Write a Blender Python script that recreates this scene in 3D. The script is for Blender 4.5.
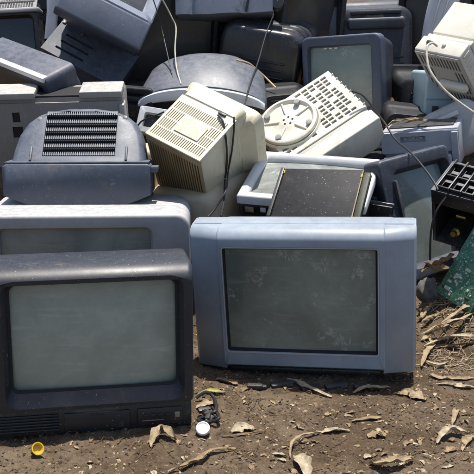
import bpy, bmesh, math, random
from mathutils import Vector, Matrix, Euler, noise
random.seed(7)
for o in list(bpy.data.objects): bpy.data.objects.remove(o)
SC = bpy.context.scene
COL = SC.collection
rad = math.radians

# ------------------------------------------------------------ camera, sky, sun, exposure
CAM = Vector((0, -2.15, 1.0)); PITCH = rad(16); TF = math.tan(rad(15))
cd = bpy.data.cameras.new('camera'); cam = bpy.data.objects.new('camera', cd); COL.objects.link(cam)
cam.location = CAM; cam.rotation_euler = (rad(90) - PITCH, 0, 0)
cd.sensor_width = 36; cd.lens = 18 / TF; cd.clip_start = .05; cd.clip_end = 2000
SC.camera = cam
SUN_EL, SUN_AZ = 82, 35          # azimuth clockwise from +Y
w = bpy.data.worlds.new('World'); SC.world = w; w.use_nodes = True
nt = w.node_tree; sky = nt.nodes.new('ShaderNodeTexSky'); sky.sky_type = 'NISHITA'; sky.sun_disc = False
sky.sun_elevation = rad(SUN_EL); sky.sun_rotation = rad(SUN_AZ); sky.air_density = 1.0; sky.dust_density = 1.5
nt.links.new(sky.outputs[0], nt.nodes['Background'].inputs[0]); nt.nodes['Background'].inputs[1].default_value = .105
sl = bpy.data.lights.new('sun', 'SUN'); sl.energy = 4.4; sl.angle = rad(.8); sl.color = (1, .95, .87)
so = bpy.data.objects.new('sun', sl); COL.objects.link(so)
sd = Vector((math.sin(rad(SUN_AZ)) * math.cos(rad(SUN_EL)), math.cos(rad(SUN_AZ)) * math.cos(rad(SUN_EL)), math.sin(rad(SUN_EL))))
so.rotation_euler = sd.to_track_quat('Z', 'Y').to_euler(); so.location = (0, 0, 6)
SC.view_settings.view_transform = 'Standard'; SC.view_settings.look = 'None'
SC.view_settings.exposure = 0.55; SC.view_settings.gamma = 1

def at(px, py, y=None, z=None):
    """point on the ray of a photo pixel, where it meets a plane y=const or z=const"""
    f = Vector((0, math.cos(PITCH), -math.sin(PITCH))); u = Vector((0, math.sin(PITCH), math.cos(PITCH)))
    d = f + Vector((1, 0, 0)) * ((px - 237) / 237 * TF) + u * ((237 - py) / 237 * TF)
    t = (y - CAM.y) / d.y if y is not None else (z - CAM.z) / d.z
    return CAM + d * t

def on_plane(px, py, M, axis, val):
    """point where the ray of a photo pixel meets the plane local[axis] = val of a posed thing"""
    I = M.inverted(); a = I @ CAM; b = I @ at(px, py, y=1.0); t = (val - a[axis]) / (b[axis] - a[axis])
    return M @ (a + (b - a) * t)

# ------------------------------------------------------------ materials
def _n(nt, t, **k):
    n = nt.nodes.new(t)
    for a, b in k.items(): setattr(n, a, b)
    return n
def _noise(nt, vec, scale, detail=6, rough=.6, dist=0):
    n = _n(nt, 'ShaderNodeTexNoise'); n.inputs['Scale'].default_value = scale; n.inputs['Detail'].default_value = min(detail, 5)
    n.inputs['Roughness'].default_value = rough; n.inputs['Distortion'].default_value = dist
    nt.links.new(vec, n.inputs['Vector']); return n.outputs[0]
def _ramp(nt, v, a, b, lo=0., hi=1.):
    n = _n(nt, 'ShaderNodeMapRange'); n.inputs[1].default_value = a; n.inputs[2].default_value = b
    n.inputs[3].default_value = lo; n.inputs[4].default_value = hi; nt.links.new(v, n.inputs[0]); return n.outputs[0]
def _math(nt, op, a, b=None, clamp=False):
    n = _n(nt, 'ShaderNodeMath', operation=op, use_clamp=clamp)
    for i, v in enumerate((a, b)):
        if v is None: continue
        if isinstance(v, (int, float)): n.inputs[i].default_value = v
        else: nt.links.new(v, n.inputs[i])
    return n.outputs[0]
def _mix(nt, f, a, b):
    n = _n(nt, 'ShaderNodeMix', data_type='RGBA')
    for i, v in ((0, f), (6, a), (7, b)):
        if isinstance(v, (int, float)): n.inputs[i].default_value = v
        elif isinstance(v, tuple): n.inputs[i].default_value = v if len(v) == 4 else (*v, 1)
        else: nt.links.new(v, n.inputs[i])
    return n.outputs[2]
def _start(name, seed, map_scale=(1, 1, 1)):
    m = bpy.data.materials.new(name); m.use_nodes = True; nt = m.node_tree
    b = nt.nodes['Principled BSDF']; tc = _n(nt, 'ShaderNodeTexCoord'); mp = _n(nt, 'ShaderNodeMapping')
    rs = random.Random(seed); mp.inputs[1].default_value = (rs.uniform(-9, 9), rs.uniform(-9, 9), rs.uniform(-9, 9))
    mp.inputs[3].default_value = map_scale
    nt.links.new(tc.outputs['Object'], mp.inputs[0]); return m, nt, b, mp.outputs[0], tc.outputs['Object']
def _bump(nt, b, h, strength, dist):
    n = _n(nt, 'ShaderNodeBump'); n.inputs['Strength'].default_value = strength; n.inputs['Distance'].default_value = dist
    nt.links.new(h, n.inputs['Height']); nt.links.new(n.outputs[0], b.inputs['Normal'])
SEED = [0]
def plastic(name, col, rough=.38, dust=.35, dustcol=(.36, .34, .31), speck=.5, stain=None, grain=.15, wear=.25, spec=.5):
    """moulded plastic with settled dust on upward faces, smears, specks, scuffs and stains"""
    SEED[0] += 1
    m, nt, b, v, ov = _start(name, SEED[0])
    blot = _noise(nt, v, 5, 8, .65)
    c = _mix(nt, _ramp(nt, blot, .35, .7), tuple(x * .82 for x in col), tuple(min(1, x * 1.12) for x in col))
    if stain:
        st = _noise(nt, v, 9, 10, .72, .6)
        c = _mix(nt, _ramp(nt, st, .54, .72, 0, .75), c, stain)
    mud = _math(nt, 'MULTIPLY', _ramp(nt, _noise(nt, v, 11, 5, .8), .56, .74, 0, .55), _ramp(nt, _noise(nt, v, 2.2, 2), .45, .6))
    c = _mix(nt, mud, c, (.20, .155, .11))
    g = _n(nt, 'ShaderNodeNewGeometry'); sx = _n(nt, 'ShaderNodeSeparateXYZ'); nt.links.new(g.outputs['Normal'], sx.inputs[0])
    up = _ramp(nt, sx.outputs[2], .15, .95, .12, 1)
    dn = _ramp(nt, _noise(nt, v, 38, 12, .85), .30, .74)
    df = _math(nt, 'MULTIPLY', _math(nt, 'MULTIPLY', up, dn), dust * 1.25, True)
    sp = _ramp(nt, _noise(nt, v, 190, 3, .5), .685, .72, 0, speck)
    mp2 = _n(nt, 'ShaderNodeMapping'); mp2.inputs[2].default_value = (.4, .9, .5); mp2.inputs[3].default_value = (6, 170, 22)
    nt.links.new(ov, mp2.inputs[0])
    sc = _ramp(nt, _noise(nt, mp2.outputs[0], 1, 3, .6), .70, .75, 0, wear)
    sc = _math(nt, 'MULTIPLY', sc, _ramp(nt, _noise(nt, v, 3.5, 3), .5, .6))
    c = _mix(nt, df, c, dustcol)
    c = _mix(nt, _math(nt, 'MAXIMUM', sp, sc), c, tuple(min(.8, x * .5 + .32) for x in dustcol))
    nt.links.new(c, b.inputs['Base Color'])
    r = _math(nt, 'ADD', _ramp(nt, blot, .3, .7, rough - .07, rough + .1), _math(nt, 'MULTIPLY', df, .35), True)
    nt.links.new(r, b.inputs['Roughness'])
    b.inputs['Specular IOR Level'].default_value = spec
    _bump(nt, b, _noise(nt, v, 60, 4, .8), grain, .0015)
    return m
def glass(name, col=(.10, .12, .105), dustcol=(.30, .32, .28), dust=.4, marks=0., rough=.12):
    """grey faceplate of a picture tube under a film of dust, with wipe streaks and peeling marks"""
    SEED[0] += 1
    m, nt, b, v, ov = _start(name, SEED[0])
    n1 = _noise(nt, v, 4, 8, .6, .5); n2 = _noise(nt, v, 22, 10, .75)
    mp2 = _n(nt, 'ShaderNodeMapping'); mp2.inputs[2].default_value = (0, .5, 0); mp2.inputs[3].default_value = (3, 1, 26)
    nt.links.new(ov, mp2.inputs[0]); stv = _noise(nt, mp2.outputs[0], 3, 6, .6, .4)
    f = _math(nt, 'MULTIPLY', _ramp(nt, n1, .32, .68, .08, 1), _ramp(nt, n2, .3, .75, .5, 1))
    f = _math(nt, 'ADD', f, _ramp(nt, stv, .55, .75, 0, .35))
    f = _math(nt, 'MULTIPLY', f, dust, True)
    c = _mix(nt, f, col, dustcol)
    if marks:
        w1 = _noise(nt, v, 24, 5, .6, 1.2)
        line = _ramp(nt, _math(nt, 'ABSOLUTE', _math(nt, 'SUBTRACT', w1, .5)), .012, .03, 1, 0)
        mask = _ramp(nt, _noise(nt, v, 13, 3), .56, .62, 0, marks)
        c = _mix(nt, _math(nt, 'MULTIPLY', line, mask), c, (.42, .44, .40))
    sp = _ramp(nt, _noise(nt, v, 150, 3), .68, .72, 0, .3); c = _mix(nt, sp, c, (.45, .45, .42))
    nt.links.new(c, b.inputs['Base Color'])
    nt.links.new(_math(nt, 'ADD', _math(nt, 'MULTIPLY', f, .6), rough, True), b.inputs['Roughness'])
    b.inputs['Coat Weight'].default_value = .25; b.inputs['Coat Roughness'].default_value = .1
    return m
def simple(name, col, rough=.5, var=.25, scale=30, metal=0., bump=.1, col2=None):
    SEED[0] += 1
    m, nt, b, v, ov = _start(name, SEED[0])
    c2 = col2 or tuple(x * (1 - var) for x in col)
    n = _noise(nt, v, scale, 8, .7)
    nt.links.new(_mix(nt, _ramp(nt, n, .35, .68), c2, tuple(min(1, x * (1 + var * .5)) for x in col)), b.inputs['Base Color'])
    b.inputs['Roughness'].default_value = rough; b.inputs['Metallic'].default_value = metal
    _bump(nt, b, _noise(nt, v, scale * 4, 5), bump, .002)
    return m
def soil_mat():
    m, nt, b, v, ov = _start('soil', 99)
    n1 = _noise(nt, v, 3, 8, .6); n2 = _noise(nt, v, 26, 12, .75); n3 = _noise(nt, v, 130, 8, .7)
    c = _mix(nt, _ramp(nt, n1, .38, .62), (.105, .072, .045), (.185, .138, .092))
    c = _mix(nt, _ramp(nt, n2, .46, .68, 0, .8), c, (.055, .036, .022))
    c = _mix(nt, _ramp(nt, n3, .58, .7, 0, .8), c, (.28, .22, .15))
    c = _mix(nt, _ramp(nt, n3, .42, .32, 0, .75), c, (.03, .021, .014))
    c = _mix(nt, _ramp(nt, _noise(nt, v, 7, 5, .7), .5, .64, 0, .55), c, (.06, .038, .022))
    nt.links.new(c, b.inputs['Base Color']); b.inputs['Roughness'].default_value = .95
    b.inputs['Specular IOR Level'].default_value = .15
    h = _math(nt, 'ADD', _math(nt, 'MULTIPLY', n2, 2.), n3); _bump(nt, b, h, .9, .006)
    return m
MAT = {}
MAT['black'] = simple('black_interior', (.008, .008, .009), .7)
MAT['dark'] = plastic('dark_plastic', (.014, .015, .018), .42, .22)
MAT['rubber'] = simple('cable_rubber', (.02, .02, .023), .55)
MAT['ivory_cable'] = simple('ivory_cable', (.5, .46, .38), .5)
MAT['metal'] = simple('dull_metal', (.35, .34, .33), .4, metal=.8)
MAT['paper'] = simple('paper_label', (.78, .75, .66), .8)

# ------------------------------------------------------------ mesh helpers
class MB:
    def __init__(s): s.v = []; s.f = []; s.flat = False
    def add(s, vs, fs, M=None):
        o = len(s.v); s.v += [tuple(M @ Vector(p)) if M else tuple(p) for p in vs]; s.f += [tuple(i + o for i in f) for f in fs]; return s
    def box(s, c, d, bev=0., seg=2, M=None):
        bm = bmesh.new(); bmesh.ops.create_cube(bm, size=1)
        for v in bm.verts: v.co = Vector((v.co.x * d[0] + c[0], v.co.y * d[1] + c[1], v.co.z * d[2] + c[2]))
        if bev: bmesh.ops.bevel(bm, geom=bm.edges[:], offset=bev, segments=seg, profile=.5, affect='EDGES')
        bm.verts.index_update(); s.add([v.co[:] for v in bm.verts], [[v.index for v in f.verts] for f in bm.faces], M); bm.free(); return s
    def loft(s, loops, cap0=False, cap1=False, M=None):
        n = len(loops[0]); vs = [p for l in loops for p in l]; fs = []
        for k in range(len(loops) - 1):
            for i in range(n):
                j = (i + 1) % n; fs.append((k * n + i, k * n + j, (k + 1) * n + j, (k + 1) * n + i))
        if cap0: fs.append(tuple(range(n - 1, -1, -1)))
        if cap1: fs.append(tuple((len(loops) - 1) * n + i for i in range(n)))
        return s.add(vs, fs, M)
    def tube(s, pts, r, n=8, M=None):
        pts = [Vector(p) for p in pts]; loops = []; up = Vector((.13, .21, .97))
        for i, p in enumerate(pts):
            t = (pts[min(i + 1, len(pts) - 1)] - pts[max(i - 1, 0)]).normalized()
            a = t.cross(up); a = a.normalized() if a.length > 1e-4 else Vector((1, 0, 0)); b = a.cross(t).normalized()
            rr_ = r[i] if isinstance(r, (list, tuple)) else r
            loops.append([p + (a * math.cos(q) + b * math.sin(q)) * rr_ for q in (2 * math.pi * k / n for k in range(n))])
        return s.loft(loops, True, True, M)
    def lathe(s, prof, n=32, M=None):
        return s.loft([[(r * math.cos(2 * math.pi * k / n), r * math.sin(2 * math.pi * k / n), z) for k in range(n)] for r, z in prof], True, True, M)
    def prism(s, pts, y0, y1, M=None, bev=0.):
        if bev:
            cx = sum(p[0] for p in pts) / len(pts); cz = sum(p[1] for p in pts) / len(pts)
            def ins(p, d):
                q = Vector((cx - p[0], cz - p[1])); l = q.length; return (p[0] + q.x / l * d, p[1] + q.y / l * d)
            L = [[(*ins(p, bev), y0) for p in pts], [(*ins(p, bev * .3), y0 + bev * .3) for p in pts], [(*p, y0 + bev) for p in pts], [(*p, y1) for p in pts]]
        else: L = [[(*p, y0) for p in pts], [(*p, y1) for p in pts]]
        return s.loft([[(a, c, b) for a, b, c in l] for l in L], True, True, M)
    def plate(s, x0, x1, z0, z1, t, holes, M=None):
        """sheet facing -y at y=0 with real rectangular openings t deep"""
        s.flat = True
        xs = sorted({x0, x1, *[h[0] for h in holes], *[h[1] for h in holes]}); zs = sorted({z0, z1, *[h[2] for h in holes], *[h[3] for h in holes]})
        vs = []; fs = []
        def q(*p): o = len(vs); vs.extend(p); fs.append((o, o + 1, o + 2, o + 3))
        for i in range(len(zs) - 1):
            run = None
            for j in range(len(xs)):
                hole = True
                if j < len(xs) - 1:
                    cx = (xs[j] + xs[j + 1]) / 2; cz = (zs[i] + zs[i + 1]) / 2
                    hole = any(h[0] < cx < h[1] and h[2] < cz < h[3] for h in holes)
                if not hole and run is None: run = xs[j]
                if hole and run is not None:
                    q((run, 0, zs[i]), (xs[j], 0, zs[i]), (xs[j], 0, zs[i + 1]), (run, 0, zs[i + 1])); run = None
        for a, b, c, d in holes:
            q((a, 0, c), (a, t, c), (a, t, d), (a, 0, d)); q((b, 0, d), (b, t, d), (b, t, c), (b, 0, c))
            q((b, 0, c), (b, t, c), (a, t, c), (a, 0, c)); q((a, 0, d), (a, t, d), (b, t, d), (b, 0, d))
        q((x0, 0, z1), (x1, 0, z1), (x1, t, z1), (x0, t, z1)); q((x0, 0, z0), (x0, t, z0), (x1, t, z0), (x1, 0, z0))
        q((x0, 0, z0), (x0, 0, z1), (x0, t, z1), (x0, t, z0)); q((x1, 0, z0), (x1, t, z0), (x1, t, z1), (x1, 0, z1))
        return s.add(vs, fs, M)
    def build(s, name, mat, parent=None, angle=38, loc=None, label=None, kind=None, normals=True):
        me = bpy.data.meshes.new(name); me.from_pydata(s.v, [], s.f); me.update()
        if normals and not s.flat:
            bm = bmesh.new(); bm.from_mesh(me); bmesh.ops.remove_doubles(bm, verts=bm.verts, dist=1e-5)
            bmesh.ops.recalc_face_normals(bm, faces=bm.faces); bm.to_mesh(me); bm.free()
        me.polygons.foreach_set('use_smooth', [not s.flat] * len(me.polygons))
        if not s.flat: me.set_sharp_from_angle(angle=rad(angle))
        me.materials.append(MAT[mat] if isinstance(mat, str) else mat)
        o = bpy.data.objects.new(name, me); COL.objects.link(o)
        if parent: o.parent = parent
        if loc is not None: o.location = loc
        if label: o['label'] = label
        if kind: o['kind'] = kind
        return o
def rr(x0, x1, z0, z1, r, y, n=6):
    r = max(1e-4, min(r, (x1 - x0) / 2 - 1e-4, (z1 - z0) / 2 - 1e-4)); P = []
    for cx, cz, a0 in ((x1 - r, z0 + r, -90), (x1 - r, z1 - r, 0), (x0 + r, z1 - r, 90), (x0 + r, z0 + r, 180)):
        for k in range(n):
            a = rad(a0 + 90 * k / (n - 1)); P.append((cx + r * math.cos(a), y, cz + r * math.sin(a)))
    return P
def pose(loc, rot=(0, 0, 0), pre=None):
    M = Matrix.Translation(loc) @ Euler([rad(a) for a in rot], 'XYZ').to_matrix().to_4x4()
    return M @ pre if pre else M
FACEUP = Matrix.Rotation(rad(-90), 4, 'X')       # a set on its back: screen towards +z
TOP = FACEUP
def thing(name, label, cat, M, group=None):
    o = bpy.data.objects.new(name, None); COL.objects.link(o); o.empty_display_size = .05; o.matrix_world = M
    return tag(o, label, cat, group)
def tag(o, label, cat, group=None):
    o['label'] = label; o['category'] = cat
    if group: o['group'] = group
    return o
def tv(name, label, M, W, H, D, bez, pm, sm, r=.02, ri=.015, slope=.008, rec=.02, bulge=.012, fd=.07, shell=None, back=None, root=None, bezel_mat=None):
    """a tube set: bezel ring, curved tube face, back shell; front at y=0, base at z=0"""
    t = root or thing(name, label, 'television', M)
    l, rt, tp, bt = bez; a0, a1, c0, c1 = -W / 2 + l, W / 2 - rt, bt, H - tp
    o = lambda i, y: rr(-W / 2 + i, W / 2 - i, i, H - i, r, y)
    e = lambda i, y: rr(a0 - i, a1 + i, c0 - i, c1 + i, ri + i, y)
    m = MB(); m.loft([o(0, fd), o(0, .007), o(.0015, .003), o(.005, .0005), o(.009, 0), e(slope + .003, 0), e(slope, .001), e(.001, rec), e(0, rec + .003), e(0, rec + bulge * 1.2 + .01)])
    m.build('bezel', bezel_mat or pm, t)
    screen(t, a0, a1, c0, c1, rec, bulge, sm)
    sh = shell or [(fd, .985, .985, .5), (fd + .01, .965, .96, .49), (fd + (D - fd) * .35, .93, .9, .46), (fd + (D - fd) * .5, .76, .72, .44), (D - .012, .62, .56, .42), (D, .58, .52, .42)]
    loops = []
    for y, sx, sz, zc in sh:
        hw = W / 2 * sx; hz = H / 2 * sz; cz = H * zc; loops.append(rr(-hw, hw, cz - hz, cz + hz, r * 1.3, y))
    MB().loft(loops, False, True).build('back_shell', back or pm, t)
    return t
def screen(t, a0, a1, c0, c1, rec, bulge, sm, name='screen', ex=.003):
    N = 18; vs = []; fs = []
    for j in range(N + 1):
        for i in range(N + 1):
            u, v = i / N * 2 - 1, j / N * 2 - 1
            vs.append(((a0 + a1) / 2 + u * ((a1 - a0) / 2 + ex), rec + .003 + bulge * .5 * (u * u + v * v), (c0 + c1) / 2 + v * ((c1 - c0) / 2 + ex)))
    for j in range(N):
        for i in range(N): k = j * (N + 1) + i; fs.append((k, k + 1, k + N + 2, k + N + 1))
    return MB().add(vs, fs).build(name, sm, t, normals=False)
def smooth_path(pts, n=8):
    pts = [Vector(p) for p in pts]; P = [pts[0]] + pts + [pts[-1]]; out = []
    for i in range(1, len(P) - 2):
        for k in range(n):
            t = k / n; a, b, c, d = P[i - 1], P[i], P[i + 1], P[i + 2]
            out.append(.5 * ((2 * b) + (c - a) * t + (2 * a - 5 * b + 4 * c - d) * t * t + (3 * b - a - 3 * c + d) * t ** 3))
    return out + [pts[-1]]
def cable(label, pix, r=.003, mat='rubber', name='cable'):
    """pix: (px, py, y) points along the cable, y the depth of what it lies on"""
    pts = smooth_path([p if isinstance(p, Vector) else at(p[0], p[1], y=p[2]) for p in pix]); o0 = pts[0].copy()
    return tag(MB().tube([p - o0 for p in pts], r).build(name, mat, loc=o0), label, 'cable')

# ------------------------------------------------------------ ground with the mound under the heap
def sstep(a, b, x):
    t = max(0, min(1, (x - a) / (b - a))); return t * t * (3 - 2 * t)
def ground_z(x, y):
    h = .62 * sstep(.36, 1.65, y) * (1 - sstep(2.6, 4.5, y)) * (1 - sstep(1.3, 2.6, abs(x)))
    h += .062 * math.exp(-((x - .68) ** 2 + (y - .36) ** 2) / .016)
    near = 1 - sstep(2, 6, math.hypot(x, y))
    if near > 0:
        h += near * (.010 * (noise.fractal(Vector((x * 3, y * 3, 1)), 1, 2, 3)) + 0.0065 * noise.fractal(Vector((x * 20, y * 20, 5)), .8, 2, 4) + .002 * noise.noise(Vector((x * 62, y * 62, 9))))
        h -= near * .006
    return h
def axis(lo, hi, step, far):
    a = [lo + step * i for i in range(int((hi - lo) / step) + 1)]; d = step
    while a[-1] < far: d *= 1.35; a.append(a[-1] + d)
    d = step
    while a[0] > -far: d *= 1.35; a.insert(0, a[0] - d)
    return a
gx, gy = axis(-.85, .85, .0065, 400), axis(-.72, .75, .0065, 400)
nx = len(gx); vs = [(x, y, ground_z(x, y)) for y in gy for x in gx]
fs = [(j * nx + i, j * nx + i + 1, (j + 1) * nx + i + 1, (j + 1) * nx + i) for j in range(len(gy) - 1) for i in range(nx - 1)]
MAT['soil'] = soil_mat()
MB().add(vs, fs).build('ground', 'soil', kind='structure', normals=False, angle=80)

# ------------------------------------------------------------ front row
M_A = pose((-.325, -.32, 0), (-3.8, .8, 10))
def front_black():
    W, H, D = .462, .395, .40
    pm = plastic('navy_black_plastic', (.016, .018, .025), .42, .07, (.28, .30, .32), .5, wear=.9)
    sm = glass('pale_grey_glass', (.19, .215, .18), (.46, .49, .41), .8, 0., .3)
    t = thing('television', 'black tube television with a big pale grey screen, at the front left of the dirt', 'television', M_A)
    l, rt, tp, bt = .047, .036, .034, .105; zb = .062
    a0, a1, c0, c1 = -W / 2 + l, W / 2 - rt, bt, H - tp
    o = lambda i, y, zt=0: rr(-W / 2 + i, W / 2 - i, zb + i, H - i - zt, .012, y)
    e = lambda i, j, y: rr(a0 - i, a1 + i, c0 - j, c1 + i, .018 + i, y)
    m = MB(); m.loft([o(.004, .19), o(0, .17), o(0, .03), o(.002, .012, .012), o(.006, .001, .020), o(.010, 0, .022), e(.012, .03, 0), e(.011, .029, .002), e(.001, .002, .026), e(0, 0, .029), e(0, 0, .05)])
    m.build('bezel', pm, t)
    MB().loft([rr(a0 - .0015, a1 + .0015, c0 - .0015, c1 + .0015, .018, .0255), rr(a0 + .005, a1 - .005, c0 + .005, c1 - .005, .015, .0275)]).build('screen_gasket', 'black', t)
    screen(t, a0, a1, c0, c1, .022, .020, sm)
    zc = .215
    MB().loft([rr(-W / 2 * s, W / 2 * s, zc - h, zc + h2, .03, y) for y, s, h, h2 in ((.185, .97, .19, .165), (.2, .95, .19, .155), (.27, .86, .17, .13), (.31, .66, .14, .10), (.39, .55, .12, .08), (.40, .52, .11, .07))], False, True).build('back_shell', 'dark', t)
    # base panel with speaker slats, control door and buttons
    MB().box((0, .105, .031), (W - .012, .17, .06), .004).build('base_panel', 'dark', t)
    for k in range(6): MB().box((-.15, .018, .014 + k * .0072), (.135, .006, .0036), .001).build('speaker_slat', pm, t)
    d = MB().box((.005, .0185, .03), (.15, .006, .042), .002).build('control_door', pm, t)
    MB().box((.005, .0145, .046), (.03, .003, .004), .001).build('finger_grip', 'dark', d)
    p = MB().box((.15, .0185, .03), (.105, .006, .042), .002).build('control_strip', 'dark', t)
    for k in range(4): MB().box((.117 + k * .017, .0145, .034), (.012, .005, .008), .0015).build('button', pm, p)
    MB().box((.19, .0145, .033), (.012, .004, .014), .001).build('power_button', 'metal', p)
    MB().box((.133, .0148, .022), (.05, .003, .002)).build('trim_line', 'metal', p)
    for s in (-1, 1): MB().box((s * .17, .12, -.004), (.05, .05, .012), .003).build('foot', 'dark', t)
front_black()

M_B = pose((.176, -.004, .004), (2.8, -2.7, -10.9))
def front_silver():
    W, H = .58, .401
    pm = plastic('silver_blue_plastic', (.26, .31, .37), .38, .30, (.46, .48, .46), .35, grain=.08, wear=.5)
    pt = plastic('silver_trim', (.38, .41, .44), .3, .2, (.5, .5, .48), .2)
    sm = glass('flat_tube_glass', (.10, .125, .108), (.34, .39, .335), .65, .5, .2)
    t = thing('television', 'silver blue television with flat dark screen standing upright in the centre foreground', 'television', M_B)
    cw = .214
    # wings, angled back from the centre panel, wrapping over the top as one frame
    for s in (-1, 1):
        pr = [(s * (cw - .004), .004), (s * (W / 2 - .006), .022), (s * W / 2, .030), (s * W / 2, .115), (s * (cw - .004), .115)]
        m = MB(); m.loft([[(x * k, y + (d if y < .05 else 0), z) for x, y in pr] for z, d, k in ((.010, .004, .99), (.016, 0, 1), (.372, 0, 1), (.380, .002, 1), (.390, .010, 1), (.397, .022, .998), (.400, .034, .995))], True, True)
        m.build('side_wing', pm, t)
    a0, a1, c0, c1 = -.198, .193, .066, .352
    o = lambda i, y, zt=0, zb=0: rr(-cw + i, cw - i, .022 + i + zb, H - i - zt, .006, y)
    e = lambda i, y: rr(a0 - i, a1 + i, c0 - i, c1 + i, .004 + i, y)
    m = MB(); m.loft([o(0, .115), o(0, .03, 0, -.016), o(0, .016, .005, -.004), o(.001, .003, .017), o(.004, 0, .021), e(.006, 0), e(.005, .0008), e(.005, .006)]); m.build('bezel', pm, t)
    MB().loft([e(.0052, .003), e(.0052, -.0012), e(.0022, -.0012), e(.002, .010)]).build('screen_trim', pt, t)
    MB().loft([e(.0021, .004), e(-.003, .010), e(-.004, .022)]).build('screen_gasket', 'black', t)
    screen(t, a0, a1, c0, c1, .008, .004, sm)
    m = MB(); m.box((0, .0895, .3992), (W - .012, .052, .006), .002); m.build('top_cap', pm, t)
    m = MB(); m.loft([[(x, y, z) for x, y, z in ((-cw, .004, .028), (cw, .004, .028), (cw - .02, .03, .012), (-cw + .02, .03, .012))], [(x, y, z) for x, y, z in ((-cw, .09, .026), (cw, .09, .026), (cw - .02, .09, .008), (-cw + .02, .09, .008))]], True, True); m.build('chin', 'dark', t)
    for k in range(7): MB().box((-.03 + k * .019, .012, .0205), (.011, .008, .004), .001).build('button', 'dark', t)
    MB().loft([rr(-W / 2 * s, W / 2 * s, .02 + q, H - p, .03, y) for y, s, q, p in ((.112, .975, 0, .006), (.13, .95, 0, .012), (.22, .86, .01, .03), (.27, .66, .04, .07), (.40, .5, .06, .12), (.41, .46, .07, .13))], False, True).build('back_shell', plastic('silver_back', (.22, .25, .29), .45, .35), t)
    MB().box((0, .06, .006), (.40, .09, .012), .003).build('foot', 'dark', t)
front_silver()

# ------------------------------------------------------------ left column
gm = plastic('grey_plastic', (.29, .295, .295), .45, .85, (.55, .53, .52), .4, wear=.4)
tv('television', 'grey dusty television standing behind the black one, only its top and screen edge showing', pose((-.445, .31, -.07), (-2, 0, 2)),
   .615, .425, .44, (.06, .115, .045, .09), gm, glass('dusty_green_glass', (.13, .15, .135), (.36, .38, .34), .7), r=.035, rec=.018, fd=.30)

def rear_hump():
    pm = plastic('slate_blue_plastic', (.052, .064, .093), .42, .40, (.28, .30, .34), .45, wear=.5)
    t = thing('television', 'slate blue television casing with its slotted back turned to us, resting on the grey set', 'television', pose((-.488, .475, .338), (-6, 0, 1)))
    sl_ = [(-.225, .04), (-.225, .128), (-.215, .135), (.215, .135), (.225, .128), (.225, .04), (.13, .0), (-.13, .0)]
    MB().prism(sl_, 0, .16, bev=.006).build('lower_housing', pm, t)
    MB().box((0, .055, .1385), (.44, .09, .006), .002).build('ledge', pm, t)
    MB().box((.236, .03, .118), (.024, .05, .018), .003).build('side_tab', pm, t)
    T = Matrix.Translation((0, .035, .14)) @ Matrix.Rotation(rad(-42), 4, 'X')
    hw, hh = .208, .225
    arch = [(-hw, 0), (-hw + .004, .06), (-hw + .014, .12), (-hw + .035, .165), (-hw + .065, .195), (-hw + .10, .212), (-.04, hh), (.04, hh), (hw - .10, .212), (hw - .065, .195), (hw - .035, .165), (hw - .014, .12), (hw - .004, .06), (hw, 0)]
    # the rear wall with real slots, and rounded flanks running back
    gx0, gx1, gz0, gz1 = -.112, .112, .022, .210
    sc = lambda k, z: [(x * k, y, z + (q - z) * 1) for x, y, q in [(a, 0, b) for a, b in arch]]
    loops = []
    for y, i in ((.20, -.01), (.06, -.004), (.022, 0), (.008, .008), (.0, .022)):
        loops.append([(x * (1 - i / hw), y, max(0, z * (1 - i / hh)) if z > 0 else 0) for x, z in arch])
    ring = [(gx0, gz0), (gx0, .07), (gx0, .12), (gx0, .16), (gx0, .19), (gx0, gz1), (-.04, gz1), (.04, gz1), (gx1, gz1), (gx1, .19), (gx1, .16), (gx1, .12), (gx1, .07), (gx1, gz0)]
    loops.append([(x, .0, min(z, .2)) for x, z in ring]); loops.append([(x, .012, min(z, .2)) for x, z in ring])
    MB().loft(loops, False, False, T).build('rear_housing', pm, t)
    MB().box((0, .016, .11), (.23, .004, .19), M=T).build('grille_backing', 'black', t)
    for k in range(6):
        z = .030 + k * .032
        MB().box((0, .006, z), (.222, .008, .005), .001, M=T).build('grille_bar', pm, t)
        teeth = MB()
        for j in range(34): teeth.box((-.108 + j * .00655, .0035, z), (.0026, .011, .013), M=T)
        teeth.build('grille_teeth', plastic('dusty_tooth%d' % k, (.12, .14, .18), .5, .9, (.45, .45, .45)) if k == 0 else bpy.data.materials['dusty_tooth0'], t, kind='stuff')
    for x in (-.147, .147): MB().box((x, .0, .03), (.008, .012, .055), .003, M=T).build('rib', pm, t)
    for x, z in ((-.135, .17), (.135, .175)): MB().lathe([(.008, 0), (.008, .004), (.004, .005)], 12, T @ Matrix.Translation((x, .004, z)) @ Matrix.Rotation(rad(90), 4, 'X')).build('screw_boss', pm, t)
rear_hump()

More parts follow.
